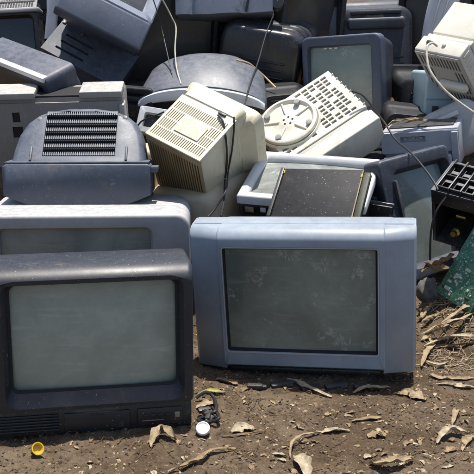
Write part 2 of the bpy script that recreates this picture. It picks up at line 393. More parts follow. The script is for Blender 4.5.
def handle_set():
    pm = plastic('grey_brown_plastic', (.20, .192, .185), .5, .8, (.42, .38, .32), .5, (.20, .16, .11), wear=.7)
    W, D, H = .475, .13, .275
    t = thing('television', 'grey brown dusty television back with a dark carrying slot in its top edge', 'television', pose((-.611, .839, .394), (11.9, -1.3, 1.4)))
    MB().box((0, .006 + D / 2, H / 2 - .012), (W, D, H - .03), .01).build('housing', pm, t)
    MB().plate(-W / 2 + .004, W / 2 - .004, .006, H - .044, .008, [(-.14, -.105, .11, .15), (-.135, -.11, .165, .2)], Matrix.Translation((0, -.002, 0))).build('back_panel', pm, t)
    MB().box((-.12, .0045, .155), (.06, .002, .12)).build('socket_recess', 'black', t)
    lip = plastic('pale_dusty_edge', (.26, .25, .24), .5, .95, (.55, .52, .46), .4)
    for x0, x1 in ((-W / 2 + .002, -.052), (.094, W / 2 - .002)):
        MB().box(((x0 + x1) / 2, .045, H - .018), (x1 - x0, .11, .022), .005).build('top_rail', lip, t)
    MB().box((.021, .055, H - .030), (.15, .09, .012)).build('carrying_slot', 'black', t)
    MB().box((.08, -.006, .16), (.10, .02, .018), .006).build('label_plate', lip, t)
    MB().box((W / 2 - .006, .02, .11), (.018, .06, .22), .004).build('corner_rail', lip, t)
    for x in (-.2, .2): MB().lathe([(.007, 0), (.007, .004), (.003, .005)], 10, Matrix.Translation((x, -.002, .19)) @ Matrix.Rotation(rad(90), 4, 'X')).build('screw', 'metal', t)
handle_set()

# top left
def mesh_set():
    pm = plastic('charcoal_plastic', (.02, .02, .022), .45, .3)
    lip = plastic('pale_grey_bezel', (.42, .42, .42), .45, .5)
    c = at(-18, 14, y=1.45)
    t = thing('television', 'black television in the top left corner with a grey perforated strip above its dark screen', 'television', pose((c.x, 1.45, c.z - .26), (-8, -3, 6)))
    W, H = .46, .30
    tv('', '', None, W, .262, .35, (.03, .03, .02, .04), pm, glass('black_glass', (.012, .013, .013), (.1, .1, .1), .25, 0, .1), r=.02, root=t, fd=.12)  # near-black glass, the screen's shade put into its colour
    MB().box((0, .05, .268), (W + .01, .13, .016), .006).build('lip', lip, t)
    g = MB().plate(-W / 2 + .01, W / 2 - .01, 0, .10, .004, [(-W / 2 + .018 + i * .0105, -W / 2 + .0255 + i * .0105, .006 + j * .011, .0135 + j * .011) for i in range(40) for j in range(8)], Matrix.Translation((0, .02, .279)) @ Matrix.Rotation(rad(-62), 4, 'X'))
    g.build('speaker_mesh', plastic('mesh_grey', (.2, .2, .2), .5, .6), t)
    MB().box((0, .005, .05), (W - .03, .002, .095), M=Matrix.Translation((0, .02, .279)) @ Matrix.Rotation(rad(-62), 4, 'X')).build('mesh_backing', 'black', t)
    MB().box((0, .15, .29), (W - .03, .16, .05), .01).build('top_housing', pm, t)
mesh_set()
wm = plastic('white_shell_plastic', (.62, .63, .66), .4, .4)
def white_strip():
    c = at(50, 34, y=1.52)
    t = thing('casing', 'white curved plastic casing edge standing between two black sets at the top left', 'casing', pose((c.x, 1.52, c.z - .02), (-6, 3, 10)))
    L = []
    for k in range(13):
        z = k / 12 * .34; xo = .012 * math.sin(z * 7); wd = .019 + .004 * math.cos(z * 9)
        L.append(rr(xo - wd, xo + wd, -.03, .03, .009, z)); L[-1] = [(x, q, z) for x, _, q in L[-1]]
    MB().loft(L, True, True).build('shell_edge', wm, t)
    MB().box((.0, .1, .15), (.03, .15, .28), .008).build('shell_side', wm, t)
white_strip()
def striped_set():
    pm = plastic('blue_black_plastic', (.042, .05, .075), .42, .45, (.25, .26, .3), .4)
    lip = plastic('white_front_trim', (.66, .67, .70), .4, .3)
    t = thing('television', 'blue black television at the left edge with a white stripe along its front', 'television', pose((-.775, 1.036, .471), (19.4, 11.6, -37.2)))
    W, H = .40, .285
    tv('', '', None, W, H, .19, (.03, .03, .045, .05), pm, glass('dark_glass', (.02, .022, .024), (.1, .1, .1), .3), r=.025, root=t, fd=.13, shell=[(.13, .985, .985, .5), (.15, .9, .85, .42), (.19, .7, .6, .38)])
    MB().box((0, .006, H - .007), (W - .02, .024, .018), .004).build('front_stripe', lip, t)
striped_set()
def slot_set():
    pm = plastic('weathered_navy_plastic', (.046, .052, .07), .5, .5, (.22, .23, .26), .6)
    t = thing('television', 'weathered navy television back lying with three slanted vent slots facing up', 'television', pose((-.621, 1.37, .681), (34.9, 27.8, -4.7)))
    W, D = .336, .218
    T = TOP
    holes = [(-.121, .0, .125, .137), (-.123, -.002, .082, .094), (-.125, -.004, .039, .051)]
    MB().plate(-W / 2, W / 2, 0, D, .014, holes, T).build('vent_panel', pm, t)
    MB().box((-.06, .0135, .09), (.16, .003, .13), M=T).build('slot_backing', 'black', t)
    MB().box((0, D / 2, -.115), (W - .002, D - .002, .20), .012).build('housing', pm, t)
    for x in (.12, .135, .15): MB().box((x, D - .004, .002), (.005, .012, .012), .001).build('clip', 'dark', t)
    MB().lathe([(.006, 0), (.006, .005), (.003, .006)], 12, Matrix.Translation((-.07, .17, .0))).build('screw_head', 'metal', t)
    MB().box((-W / 2 + .012, D - .03, .002), (.014, .022, .006), .002).build('latch', 'dark', t)
slot_set()
def tilted_set():
    pm = plastic('steel_blue_plastic', (.08, .094, .13), .42, .3, (.3, .32, .38), .4, wear=.5)
    pu = plastic('pale_steel_plastic', (.17, .2, .26), .4, .4, (.36, .38, .42), .3)
    W, H = .355, .118
    t = thing('television', 'steel blue television on its back at the top left, plain lower panel towards us', 'television', pose((-.529, 1.292, .833), (-21.4, 27.4, 7.5)))
    MB().box((0, .04, H / 2), (W, .08, H), .010, 3).build('lower_panel', pm, t)
    T = Matrix.Translation((0, .004, H + .002)) @ Matrix.Rotation(rad(-28), 4, 'X')
    u = bpy.data.objects.new('upper_front', None)
    a = lambda i, y: rr(-W / 2 + i, W / 2 - i, i, .26 - i, .015, y)
    e = lambda i, y: rr(-W / 2 + .05 - i, W / 2 - .05 + i, .045 - i, .225 + i, .015, y)
    MB().loft([a(0, .10), a(0, .006), a(.006, 0), e(.01, 0), e(0, .015), e(0, .03)], M=T).build('bezel', pu, t)
    s = screen(t, -W / 2 + .05, W / 2 - .05, .045, .225, .012, .01, glass('night_glass', (.03, .034, .04), (.15, .16, .17), .3))
    s.matrix_local = T
    MB().loft([rr(-W / 2 * k, W / 2 * k, .13 - q, .13 + q, .03, y) for y, k, q in ((.098, .98, .125), (.2, .85, .11), (.30, .5, .07))], False, True, T).build('back_shell', pm, t)
tilted_set()

# ------------------------------------------------------------ top centre
def crumpled_set():
    pm = plastic('pale_navy_plastic', (.16, .18, .23), .4, .5, (.4, .42, .46), .4, (.03, .03, .035))
    c = at(224, 13, y=1.5)
    t = thing('television', 'pale blue grey television casing at the top centre, its flat edge overhanging the dark gap', 'television', pose((c.x, 1.5, c.z), (-14, -2, -4)))
    W = .39
    L = []
    for k in range(25):
        x = -W / 2 + W * k / 24; d = .012 * max(0, 1 - abs(k - 4) / 1.3) + .012 * max(0, 1 - abs(k - 17) / 1.2)
        zb = .0015 * math.sin(k * .6) - .001 * k / 24
        L.append([(x, d, zb), (x, d - .002, zb + .05), (x, d, .20), (x, .22, .20), (x, .25, .05), (x, .2, zb + .005)])
    MB().loft(L, True, True).build('housing', pm, t)
    for x, z in ((-.13, .09), (.085, .08)): MB().box((x, -.002, z), (.008, .008, .12), .003, M=Matrix.Rotation(rad(12), 4, 'Y')).build('crease_shade', 'dark', t)  # dark bars paint the shade inside the two dents
    MB().lathe([(.001, 0), (.024, .001), (.027, .008), (.027, .05), (.022, .06)], 20, Matrix.Translation((W / 2 + .02, .0, .035)) @ Matrix.Rotation(rad(-90), 4, 'X')).build('knob', 'dark', t)
crumpled_set()
def arched_set():
    pm = plastic('slate_dome_plastic', (.075, .083, .105), .4, .4, (.3, .31, .34), .35)
    lip = plastic('silver_arch_trim', (.55, .58, .62), .35, .3)
    c = at(201, 105, y=1.14)
    t = thing('television', 'slate television with an arched top and a silver crescent along its tilted front', 'television', pose((c.x, 1.14, c.z), (24, 1, -4)))
    hw = .245
    def arc(y, k, rise, drop, h0=0.):
        top = [(hw * k * math.sin(a), y, h0 + rise * (math.cos(a) - math.cos(1.35)) / (1 - math.cos(1.35))) for a in [-1.35 + 2.7 * i / 24 for i in range(25)]]
        q = math.sin(1.35) * hw * k
        return top + [(q, y, h0 - drop * .4), (q * .97, y, h0 - drop), (-q * .97, y, h0 - drop), (-q, y, h0 - drop * .4)]
    MB().loft([arc(.014, 1, .072, .24), arc(.05, 1.01, .082, .24), arc(.12, .99, .09, .24), arc(.22, .93, .085, .24), arc(.28, .8, .06, .22), arc(.36, .5, .02, .18)], True, True).build('housing', pm, t)
    # crescent bezel
    N = 24; ps = []
    for i in range(N + 1):
        a = -1.3 + 2.6 * i / N; s_ = (math.cos(a) - math.cos(1.35)) / (1 - math.cos(1.35))
        ps.append((hw * math.sin(a), .066 * s_, .044 * s_ ** .5 + .006))
    L = [[(x, 0.0, z), (x, -.006, z - d * .3), (x, -.006, z - d * .8), (x, 0.004, z - d), (x, .03, z - d), (x, .03, z)] for x, z, d in ps]
    MB().loft(L, True, True).build('front_trim', lip, t)
    e = lambda i, y: rr(-.20 - i, .20 + i, -.225 - i, -.005 + i, .02 + i, y)
    MB().loft([e(.025, .0135), e(.02, .004), e(.008, .004), e(0, .018)]).build('bezel', 'dark', t)
    s = screen(t, -.2, .2, -.225, -.005, -.004, .012, glass('shadow_glass', (.02, .022, .022), (.1, .1, .1), .3))
arched_set()
def black_barrel():
    pm = plastic('glossy_black_plastic', (.012, .013, .017), .26, .22, (.3, .3, .32), .3)
    c = at(252, 86, y=1.52)
    t = thing('television', 'glossy black television back with a rounded barrel shape, behind the arched set', 'television', pose((c.x, 1.50, c.z - .06), (4, 9, -12)))
    W, H = .37, .31
    L = [rr(-W / 2 * k, W / 2 * k, H / 2 - H / 2 * q, H / 2 + H / 2 * q, .075 * k, y, 9) for y, k, q in ((.0, .80, .80), (.006, .87, .87), (.02, .91, .91), (.08, .95, .95), (.083, .97, .97), (.13, .99, .99), (.133, 1.01, 1.01), (.2, 1.03, 1.03), (.205, 1.08, 1.1), (.30, 1.1, 1.12))]
    MB().loft(L, True, True).build('back_shell', pm, t)
    for k in range(5): MB().box((.03, -.003, .05 + k * .03), (.16, .01, .008), .003).build('vent_bar', pm, t)
black_barrel()
def black_side():
    pm = plastic('black_cabinet_plastic', (.014, .015, .02), .4, .2)
    c = at(306, 100, y=1.62)
    t = thing('television', 'black television cabinet wedged in the shadow left of the small blue set', 'television', pose((c.x, 1.66, c.z - .05), (4, 3, 24)))
    tv('', '', None, .30, .50, .3, (.03, .03, .03, .09), pm, glass('cabinet_glass', (.015, .016, .018), (.08, .08, .08), .3), root=t, fd=.14)
    for k in range(4): MB().box((-.075 + k * .05, -.003, .045), (.028, .008, .014), .002).build('button', 'dark', t)
black_side()

# ------------------------------------------------------------ small blue set and the dark one behind it
def small_blue():
    pm = plastic('navy_blue_plastic', (.046, .058, .092), .38, .28, (.3, .33, .4), .35, wear=.5)
    ps = plastic('navy_side_plastic', (.028, .034, .052), .45, .25, (.2, .22, .26), .6)
    t = thing('television', 'small navy blue television with rounded corners and a green grey screen', 'television', pose((.419, 1.333, .459), (-3.4, -5.2, -25.6)))
    tv('', '', None, .327, .35, .34, (.030, .045, .042, .07), pm, glass('green_grey_glass', (.14, .175, .155), (.36, .40, .36), .6, .5), r=.028, ri=.01, slope=.006, rec=.012, fd=.055, root=t, back=ps,
       shell=[(.055, .985, .985, .5), (.06, .97, .97, .5), (.10, .965, .965, .5), (.20, .93, .93, .48), (.25, .75, .75, .45), (.34, .55, .55, .42)])
    for k in range(3): MB().box((-.065 + k * .022, .0075, .302), (.012, .002, .004)).build('lettering_dash', 'paper', t)
    for k in range(3): MB().box((.11, .0, .03 + k * .0), (.02, .004, .008), .001).build('button', ps, t) if k == 0 else None
small_blue()
def dark_rear():
    pm = plastic('midnight_plastic', (.016, .018, .025), .45, .3, (.2, .22, .26), .4)
    c = at(372, 118, y=1.72)
    t = thing('television', 'large midnight blue television back at the top right, looming behind the small blue set', 'television', pose((c.x, 1.70, c.z - .05), (-4, -2, 4)))
    W, H = .40, .54
    L = [rr(-W / 2 * k + o, W / 2 * k + o, .0, H * q, .05, y, 8) for y, k, q, o in ((0, .74, .93, .02), (.012, .80, .96, .02), (.05, .84, .97, .015), (.12, .88, .985, .01), (.125, .95, 1.0, 0), (.16, 1.0, 1.03, 0), (.32, 1.0, 1.03, 0))]
    MB().loft(L, True, True).build('back_shell', pm, t)
    MB().box((.02, .0, .455), (.25, .035, .05), .014, 3).build('top_band', plastic('midnight_band', (.028, .033, .046), .4, .35), t)
    MB().box((.02, .004, .50), (.22, .03, .018), .007).build('carry_handle', pm, t)
    for k in range(11): MB().box((.075, .004, .05 + k * .026), (.13, .018, .010), .003).build('louvre', pm, t)
    MB().box((-.17, .05, .47), (.05, .12, .14), .015).build('side_housing', plastic('midnight_side', (.05, .058, .075), .35, .5), t)
dark_rear()

# ------------------------------------------------------------ added dark filler sets that keep lit soil out of the gaps
def filler_set(label, px, py, y, W, H, D, rot, col, vents=0, gl=(.014, .015, .017), back_to_us=False):
    c = at(px, py, y=y); nm = label.split()[0] + '_%d_plastic' % px
    pm = plastic(nm, col, .5, .12, (.16, .17, .19), .3, spec=.25)
    M = pose((c.x, y, c.z), rot)
    if back_to_us:
        t = thing('television', label, 'television', M)
        L = [rr(-W / 2 * k, W / 2 * k, H * (.5 - .5 * q), H * (.5 + .5 * q), .035, yy, 7) for yy, k, q in ((0, .7, .68), (.008, .76, .74), (.08, .82, .82), (D * .5, .92, .92), (D * .52, 1, 1), (D, 1, 1))]
        MB().loft(L, True, True).build('back_shell', pm, t)
        for k in range(vents): MB().box((0, -.002, H * .3 + k * H * .4 / max(1, vents - 1)), (W * .42, .012, .009), .003).build('vent_bar', pm, t)
    else:
        t = tv('television', label, M, W, H, D, (.03, .03, .03, .07), pm, glass(nm + '_glass', gl, (.05, .05, .05), .2, 0, .35), r=.02, fd=.1)
        for k in range(vents): MB().box((-W * .3 + k * .022, -.002, .03), (.012, .008, .012), .002).build('button', 'dark', t)
    return t
filler_set('black filler television in the shadow between the steel blue set and the pale casing', 168, 98, 1.62, .40, .46, .3, (2, 4, 10), (.012, .013, .016), 3)
filler_set('black vented filler television back in the shadow under the pale casing', 232, 92, 1.86, .44, .50, .34, (3, 0, -6), (.012, .012, .015), 6, back_to_us=True)
filler_set('charcoal filler television back behind the top left corner sets', 42, 78, 1.86, .46, .50, .34, (0, 0, 8), (.02, .021, .024), 5, back_to_us=True)
filler_set('black filler television standing behind the midnight blue set at the upper right', 432, 112, 1.80, .34, .52, .30, (0, 0, -12), (.012, .013, .018), 4)
filler_set('black filler television cabinet far behind the cream desktop unit', 500, 112, 1.95, .42, .56, .34, (0, 3, -14), (.016, .017, .02), 4)
filler_set('dark low filler casing in the gap between the grey brown and the arched sets', 128, 122, 1.16, .19, .13, .2, (-4, 3, -14), (.012, .013, .015), 0)
filler_set('dark low filler casing in the gap between the arched set and the small blue set', 285, 128, 1.24, .24, .15, .2, (0, -4, 12), (.011, .012, .014), 3, back_to_us=True)
filler_set('black filler television back low behind the small blue set, beside the pale teal casing', 418, 152, 1.36, .25, .33, .2, (0, 2, 6), (.010, .011, .014), 9, back_to_us=True)
filler_set('dark low filler casing in the gap between the ivory monitor and the lavender box', 374, 186, .97, .2, .12, .16, (0, -6, 10), (.012, .012, .014), 0, back_to_us=True)
filler_set('dark filler casing buried below the small blue set near the lavender box', 404, 146, 1.16, .22, .14, .2, (0, 5, -8), (.012, .012, .015), 4, back_to_us=True)

# ------------------------------------------------------------ cream computer monitors
cream = plastic('cream_plastic', (.66, .60, .44), .45, .35, (.60, .54, .42), .3, (.42, .33, .19), wear=.3)
ivory = plastic('ivory_plastic', (.69, .66, .56), .45, .5, (.50, .46, .39), .35, (.40, .35, .26), wear=.4)
def vent_monitor():
    W, D, H = .214, .201, .263
    t = thing('monitor', 'yellowed cream computer monitor tipped over, its finely slotted back corner towards us', 'monitor', pose((-.179, .703, .315), (35.8, 18.7, -31.3)))
    MB().box((0, D / 2 + .006, H / 2 - .003), (W - .004, D, H - .010), .008).build('housing', cream, t)
    # top grille
    holes = []
    for i in range(25):
        x = -.098 + i * .0079
        for y0, y1 in ((.012, .046), (.05, .086), (.09, .126), (.13, .164)):
            if -.05 < x < .058 and .05 <= y0 < .125: continue
            holes.append((x, x + .0034, y0, y1))
    MB().plate(-W / 2, W / 2, 0, D - .01, .006, holes, Matrix.Translation((0, .002, H)) @ TOP).build('top_grille', cream, t)
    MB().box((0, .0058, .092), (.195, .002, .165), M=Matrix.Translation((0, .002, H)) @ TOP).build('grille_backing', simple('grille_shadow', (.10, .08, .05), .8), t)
    MB().box((.008, .088, H + .0028), (.092, .06, .0012)).build('rating_label', simple('faded_label', (.66, .60, .46), .7, .3, 60), t)
    shaded_cream = plastic('shaded_cream_plastic', (.26, .19, .10), .6, .3, (.36, .28, .18), .3, (.13, .085, .04))  # rear face's shade painted in as a darker, browner cream
    MB().plate(-W / 2 + .001, W / 2 - .001, .004, H - .007, .006, [(-.095 + i * .0104, -.0898 + i * .0104, .02, H - .03) for i in range(19)], Matrix.Translation((0, .0, 0))).build('rear_grille', shaded_cream, t)
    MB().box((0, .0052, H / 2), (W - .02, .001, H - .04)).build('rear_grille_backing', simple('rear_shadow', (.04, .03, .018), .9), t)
    # stepped top cover and the front frame behind it
    L = [rr(-W / 2 * k, W / 2 * k, H * .25, H + q, .02, y) for y, k, q in ((D - .012, .985, -.004), (D - .004, 1.0, .004), (D + .03, 1.0, .004), (D + .045, .98, -.002), (D + .05, .92, -.015))]
    MB().loft(L, True, True).build('top_cover', cream, t)
    L = [rr(-W / 2 - o, W / 2 + o, -.02, H * .84 + o * .3, .03, y) for y, o in ((D - .002, .0), (D + .02, .012), (D + .036, .036), (D + .075, .042), (D + .08, .036))]
    MB().loft(L, True, True).build('bezel', cream, t)
    MB().box((.055, D - .012, H + .003), (.028, .008, .006), .001).build('latch', 'dark', t)
vent_monitor()
def swivel_monitor():
    W, D, H = .339, .345, .116
    t = thing('monitor', 'ivory computer monitor turned upside down, showing its gridded underside and round swivel foot', 'monitor', pose((.132, .979, .440), (34.3, 24.3, -59.4)))
    xs = .088     # where the gridded underside ends and the front frame begins
    cxd, cyd, rd = -.052, .098, .108
    holes = []
    for i in range(12):
        x = -W / 2 + .014 + i * .0192
        for j in range(11):
            y = .012 + j * .0285
            if math.hypot(x + .007 - cxd, y + .011 - cyd) < rd + .012: continue
            if (i + j * 3) % 7 == 5: continue
            holes.append((x, x + .0125, y, y + (.020 if (i * j) % 3 else .0235)))
    T = Matrix.Translation((0, 0, 0)) @ TOP
    MB().plate(-W / 2, xs, 0, D, .007, holes, T).build('underside_grid', ivory, t)
    MB().box(((xs - W / 2) / 2, .0072, D / 2), (xs + W / 2 - .006, .001, D - .006), M=T).build('grid_backing', simple('grid_grey', (.26, .25, .22), .7, .4, 60), t)
    MB().box(((xs - W / 2) / 2, D / 2, -.105), (xs + W / 2 - .002, D - .002, .19), .01).build('housing', ivory, t)
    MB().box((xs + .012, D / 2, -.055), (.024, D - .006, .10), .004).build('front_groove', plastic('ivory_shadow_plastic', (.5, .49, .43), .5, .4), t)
    MB().box(((xs + .024 + W / 2) / 2, D / 2, -.062), (W / 2 - xs - .024, D + .004, .135), .005, 3).build('front_frame', ivory, t)
    for k in range(8): MB().box((-W / 2 + .03 + k * .03, D + .001, -.02), (.004, .006, .05), .001).build('edge_rib', ivory, t)
    # swivel foot: dished disc, rim, spokes, hub and rubber pads
    S = Matrix.Translation((cxd, cyd, 0))
    f = MB().lathe([(.02, .001), (rd * .93, .001), (rd, .006), (rd, .020), (rd - .004, .023), (rd - .012, .023), (rd - .016, .018), (rd - .02, .013), (.04, .011), (.032, .016), (.012, .017)], 48, S).build('swivel_foot', ivory, t)
    for k in range(5):
        a = rad(72 * k + 20); MB().box((.062, 0, .0145), (.06, .006, .008), .002, M=S @ Matrix.Rotation(a, 4, 'Z')).build('spoke', ivory, f)
    for k in range(4):
        a = rad(90 * k + 35); MB().lathe([(.011, .018), (.011, .027), (.008, .028)], 14, S @ Matrix.Translation((.085 * math.cos(a), .085 * math.sin(a), 0))).build('rubber_pad', simple('grey_pad%d' % k, (.3, .3, .29), .8), f)
    for k in range(5):
        a = rad(72 * k); MB().lathe([(.0042, .012), (.0042, .0178)], 10, S @ Matrix.Translation((.017 * math.cos(a), .017 * math.sin(a), 0))).build('hub_hole', 'black', f)
    MB().lathe([(.105, .0), (.112, .008), (.115, .0081), (.118, .0)], 48, S).build('socket_ring', ivory, t)
swivel_monitor()
def lower_cream():
    pm = plastic('tan_plastic', (.50, .41, .28), .5, .4, (.5, .42, .3), .3, (.3, .22, .13))
    c = at(176, 214, y=.66)
    t = thing('monitor', 'tan monitor casing buried under the yellowed monitor, only rounded edges showing', 'monitor', pose((-.165, .625, .12), (8, -8, -24)))
    L = [rr(-.15 * k, .15 * k, .1 - .11 * k, .11 + .12 * k, .05, y, 8) for y, k in ((0, .82), (.006, .9), (.02, .96), (.05, 1), (.26, 1.05), (.30, 1.1))]
    MB().loft(L, True, True).build('housing', pm, t)
    MB().box((-.19, .16, .24), (.09, .10, .20), .02, 3, M=Matrix.Rotation(rad(6), 4, 'Y')).build('bezel_corner', pm, t)
lower_cream()
def frame_bit():
    c = at(134, 114, y=1.0)
    t = thing('casing', 'thin silver casing frame poking out left of the yellowed monitor', 'casing', pose((c.x, 1.0, c.z - .06), (-30, 8, -8)))
    fm = plastic('silver_frame', (.5, .52, .56), .4, .4)
    o = lambda i, y: rr(0 + i, .26 - i, 0 + i, .10 - i, .008, y)
    MB().loft([o(0, .03), o(0, .003), o(.003, 0), o(.022, 0), o(.024, .03)]).build('frame', fm, t)
    MB().box((.13, .03, .045), (.25, .02, .09), .004).build('inner_panel', 'dark', t)
frame_bit()

# ------------------------------------------------------------ centre: white-framed set on its back with a black lid on it
def white_set():
    pm = plastic('white_frame_plastic', (.62, .63, .64), .42, .5, (.5, .49, .46), .3, (.42, .40, .35), wear=.4)
    W, H = .410, .300
    t = thing('television', 'white framed television lying on its back behind the silver blue set, its glass grimy', 'television', pose((.192, .5, .357), (18, .8, -17.5), FACEUP))
    tv('', '', None, W, H, .34, (.030, .028, .032, .036), pm, glass('grimy_glass', (.10, .115, .11), (.44, .45, .40), .95, .9, .2), r=.006, ri=.008, slope=.010, rec=.012, fd=.030, root=t, back='dark')
    MB().box((0, .050, .014), (W - .008, .052, .022), .004).build('lower_panel', 'dark', t)
    MB().box((0, .026, .0022), (W - .02, .010, .004), .001).build('chrome_strip', 'metal', t)
    for k in range(5): MB().box((-.12 + k * .03, .048, .0025), (.018, .016, .006), .002).build('button', pm, t)
    MB().box((-.165, .05, .002), (.03, .02, .005), .002).build('power_button', 'metal', t)
white_set()
def black_lid():
    pm = plastic('satin_black_panel', (.012, .012, .014), .55, .2, (.12, .115, .11), .7, wear=.6, spec=.3)
    W, D = .250, .19
    t = thing('panel', 'flat black lid with worn edges lying on the white framed television', 'panel', pose((.2125, .338, .341), (39.3, -3.7, -23.3)))
    MB().box((0, D / 2, -.009), (W, D, .018), .003).build('panel', pm, t)
    MB().box((-W / 2 - .006, D / 2, -.006), (.012, D - .002, .026), .003).build('hinge_rail', 'dark', t)
    MB().box((W / 2 + .011, D / 2 - .004, -.010), (.022, D - .01, .020), .004).build('end_strip', plastic('mossy_black', (.03, .032, .022), .5, .5, (.12, .13, .07), .5), t)
    yl = simple('yellow_scrap', (.5, .36, .06), .6)
    for x, y in ((-.125, .175), (-.128, .11), (.122, .165)): MB().box((x, y, .001), (.006, .012, .004), .001).build('tape_scrap', yl, t)
    MB().box((W / 2 - .002, D / 2, .0006), (.003, D - .01, .0015)).build('worn_edge', simple('worn_tan', (.35, .28, .17), .8), t)
black_lid()

# ------------------------------------------------------------ right side
def leaning_set():
    pm = plastic('blue_black_bezel', (.026, .03, .045), .36, .3, (.25, .27, .3), .4, wear=.4)
    t = thing('television', 'blue black television leaning askew beside the silver one, its pale screen half hidden', 'television', pose((.663, .603, .085), (-15.7, -6.5, 29.8)))
    tv('', '', None, .291, .406, .30, (.062, .024, .055, .05), pm, glass('reflective_glass', (.15, .18, .17), (.38, .42, .39), .6, .5, .1), r=.016, ri=.01, slope=.014, rec=.022, fd=.08, root=t)
    MB().box((-.100, -.006, .20), (.010, .02, .27), .004).build('edge_rail', plastic('shiny_black_edge', (.03, .03, .035), .2, .3, (.4, .4, .42)), t)
leaning_set()
def ridge_part():
    c = at(378, 205, y=.60)
    t = thing('bracket', 'small black ribbed plastic bracket between the black lid and the leaning television', 'bracket', pose((c.x + .01, .6, c.z - .04), (10, 5, -20)))
    MB().box((0, .05, .02), (.075, .12, .05), .005).build('block', 'dark', t)
    for k in range(3): MB().box((0, .03, .048 + .0), (.08, .008, .012), .003, M=Matrix.Translation((0, k * .03 - .03, 0))).build('rib', plastic('shiny_rib', (.09, .10, .12), .25, .4, (.4, .4, .42)) if k == 0 else bpy.data.materials['shiny_rib'], t)
    MB().box((0, .06, -.10), (.05, .06, .22), .005).build('stem', 'dark', t)
ridge_part()
def lavender_box():
    pm = plastic('lavender_grey_plastic', (.31, .325, .365), .42, .5, (.46, .46, .48), .35)
    W, D, H = .269, .23, .141
    t = thing('casing', 'lavender grey box with a recessed grip and dead leaves on its top', 'casing', pose((.655, .934, .366), (4.8, -6.9, -20.8)))
    MB().plate(-W / 2, W / 2, .062, H - .006, .016, [(-.066, .022, .10, .120)]).build('front_panel', pm, t)
    MB().box((-.022, .0165, .11), (.11, .002, .04)).build('grip_recess', 'black', t)
    for k in range(3): MB().box((-.05 + k * .028, .010, .112), (.012, .008, .009), .002).build('grip_tooth', pm, t)
    MB().box((0, D / 2 + .008, H / 2), (W - .002, D - .016 + .002, H), .006).build('housing', pm, t)
    MB().box((-.01, .0, .025), (W - .03, .05, .052), .006).build('lower_step', pm, t)
    MB().box((W / 2 - .012, .004, H / 2 - .005), (.024, .03, H - .01), .004).build('corner_rail', pm, t)
    MB().box((0, .12, H + .001), (W - .04, .15, .008), .003).build('top_tray', 'dark', t)
    MB().box((0, D / 2, -.10), (W - .06, D - .05, .2), .01).build('pedestal', 'dark', t)
lavender_box()
def teal_box():
    pm = plastic('pale_teal_plastic', (.34, .44, .48), .4, .35, (.5, .52, .5), .3)
    c = at(437, 124, y=1.22)
    t = thing('casing', 'pale teal casing standing in the gap below the cream desktop unit', 'casing', pose((c.x, 1.2, c.z - .06), (-4, 2, 6)))
    MB().box((.01, .1, .13), (.14, .2, .26), .012, 3).build('housing', pm, t)
    MB().box((-.018, -.002, .115), (.024, .01, .03), .002).build('button', 'dark', t)
    MB().box((.01, -.001, .155), (.13, .006, .004), .001).build('seam', plastic('teal_seam', (.2, .28, .32), .5), t)
teal_box()
def printer():
    pm = plastic('warm_white_plastic', (.70, .67, .58), .45, .5, (.52, .48, .40), .3, (.46, .39, .27), wear=.4)
    gm_ = plastic('shaded_vent_plastic', (.40, .39, .37), .55, .5, (.45, .42, .37), .5)  # underside's shade put into a greyer, darker colour
    W, D, H = .20, .285, .25
    t = thing('desktop_unit', 'cream desktop machine with a stepped lid tipped onto its vented underside at the top right', 'desktop unit', pose((.704 + .004, 1.055, .761), (-44.6, 6.1, -49)))
    MB().box((0, D / 2, .034), (W, D, .066), .005, 3).build('base', pm, t)
    MB().box((.004, D / 2 + .004, .078), (W - .004, D - .012, .020), .004).build('middle_tier', pm, t)
    MB().box((0, D / 2 + .002, .0665), (W - .012, D - .012, .006)).build('gap', 'dark', t)
    MB().box((.006, D / 2 + .012, .093), (W - .016, D - .03, .010)).build('lid_gap', plastic('gap_brown', (.2, .17, .12), .6), t)
    MB().box((.006, D / 2 + .008, .175), (W - .006, D - .018, .155), .006, 3).build('lid', pm, t)
    T = Matrix.Rotation(rad(90), 4, 'X')
    holes = [(-.085 + i * .0135, -.0775 + i * .0135, -.265 + j * .064, -.265 + j * .064 + .052) for i in range(13) for j in range(4) if not (2 < i < 10 and j in (1, 2))]
    # underside: sheet facing local -z
    U = Matrix.Translation((0, 0, -.005)) @ Matrix(((1, 0, 0, 0), (0, 0, -1, 0), (0, 1, 0, 0), (0, 0, 0, 1)))
    MB().plate(-W / 2 + .004, W / 2 - .004, -D + .006, -.006, .005, holes, U).build('vent_panel', gm_, t)
    MB().box((0, D / 2, .0005), (W - .02, D - .03, .0012)).build('vent_backing', 'black', t)
    MB().box((.03, .15, -.018), (.12, .035, .03), .012, 3).build('underside_grip', pm, t)
    MB().box((-.055, -.002, .04), (.022, .008, .012), .002).build('switch', 'dark', t)
    for k in range(9): MB().box((W / 2 + .001, .02 + k * .022, .034), (.006, .010, .035), .002).build('side_fin', pm, t)
    MB().lathe([(.008, 0), (.008, .006), (.005, .008)], 12, Matrix.Translation((.01, 0, .04)) @ Matrix.Rotation(rad(90), 4, 'X')).build('cable_gland', pm, t)
printer()
def pale_edge():
    c = at(428, 36, y=1.42)
    t = thing('casing', 'pale grey curved casing edge behind the lid of the cream desktop unit', 'casing', pose((c.x + .01, 1.42, c.z - .05), (-6, 14, -10)))
    pm = plastic('pale_edge_plastic', (.42, .43, .47), .5, .6, (.5, .5, .5), .5)
    L = []
    for k in range(11):
        z = k / 10 * .30; wd = .035 + .02 * math.sin(z * 8); L.append([(x, q, z) for x, _, q in rr(-wd, wd, -.04, .10, .02, z)])
    MB().loft(L, True, True).build('shell_edge', pm, t)
    for x in (-.018, .012): MB().box((x, -.041, .13), (.006, .006, .2), .002).build('rib', pm, t)
pale_edge()
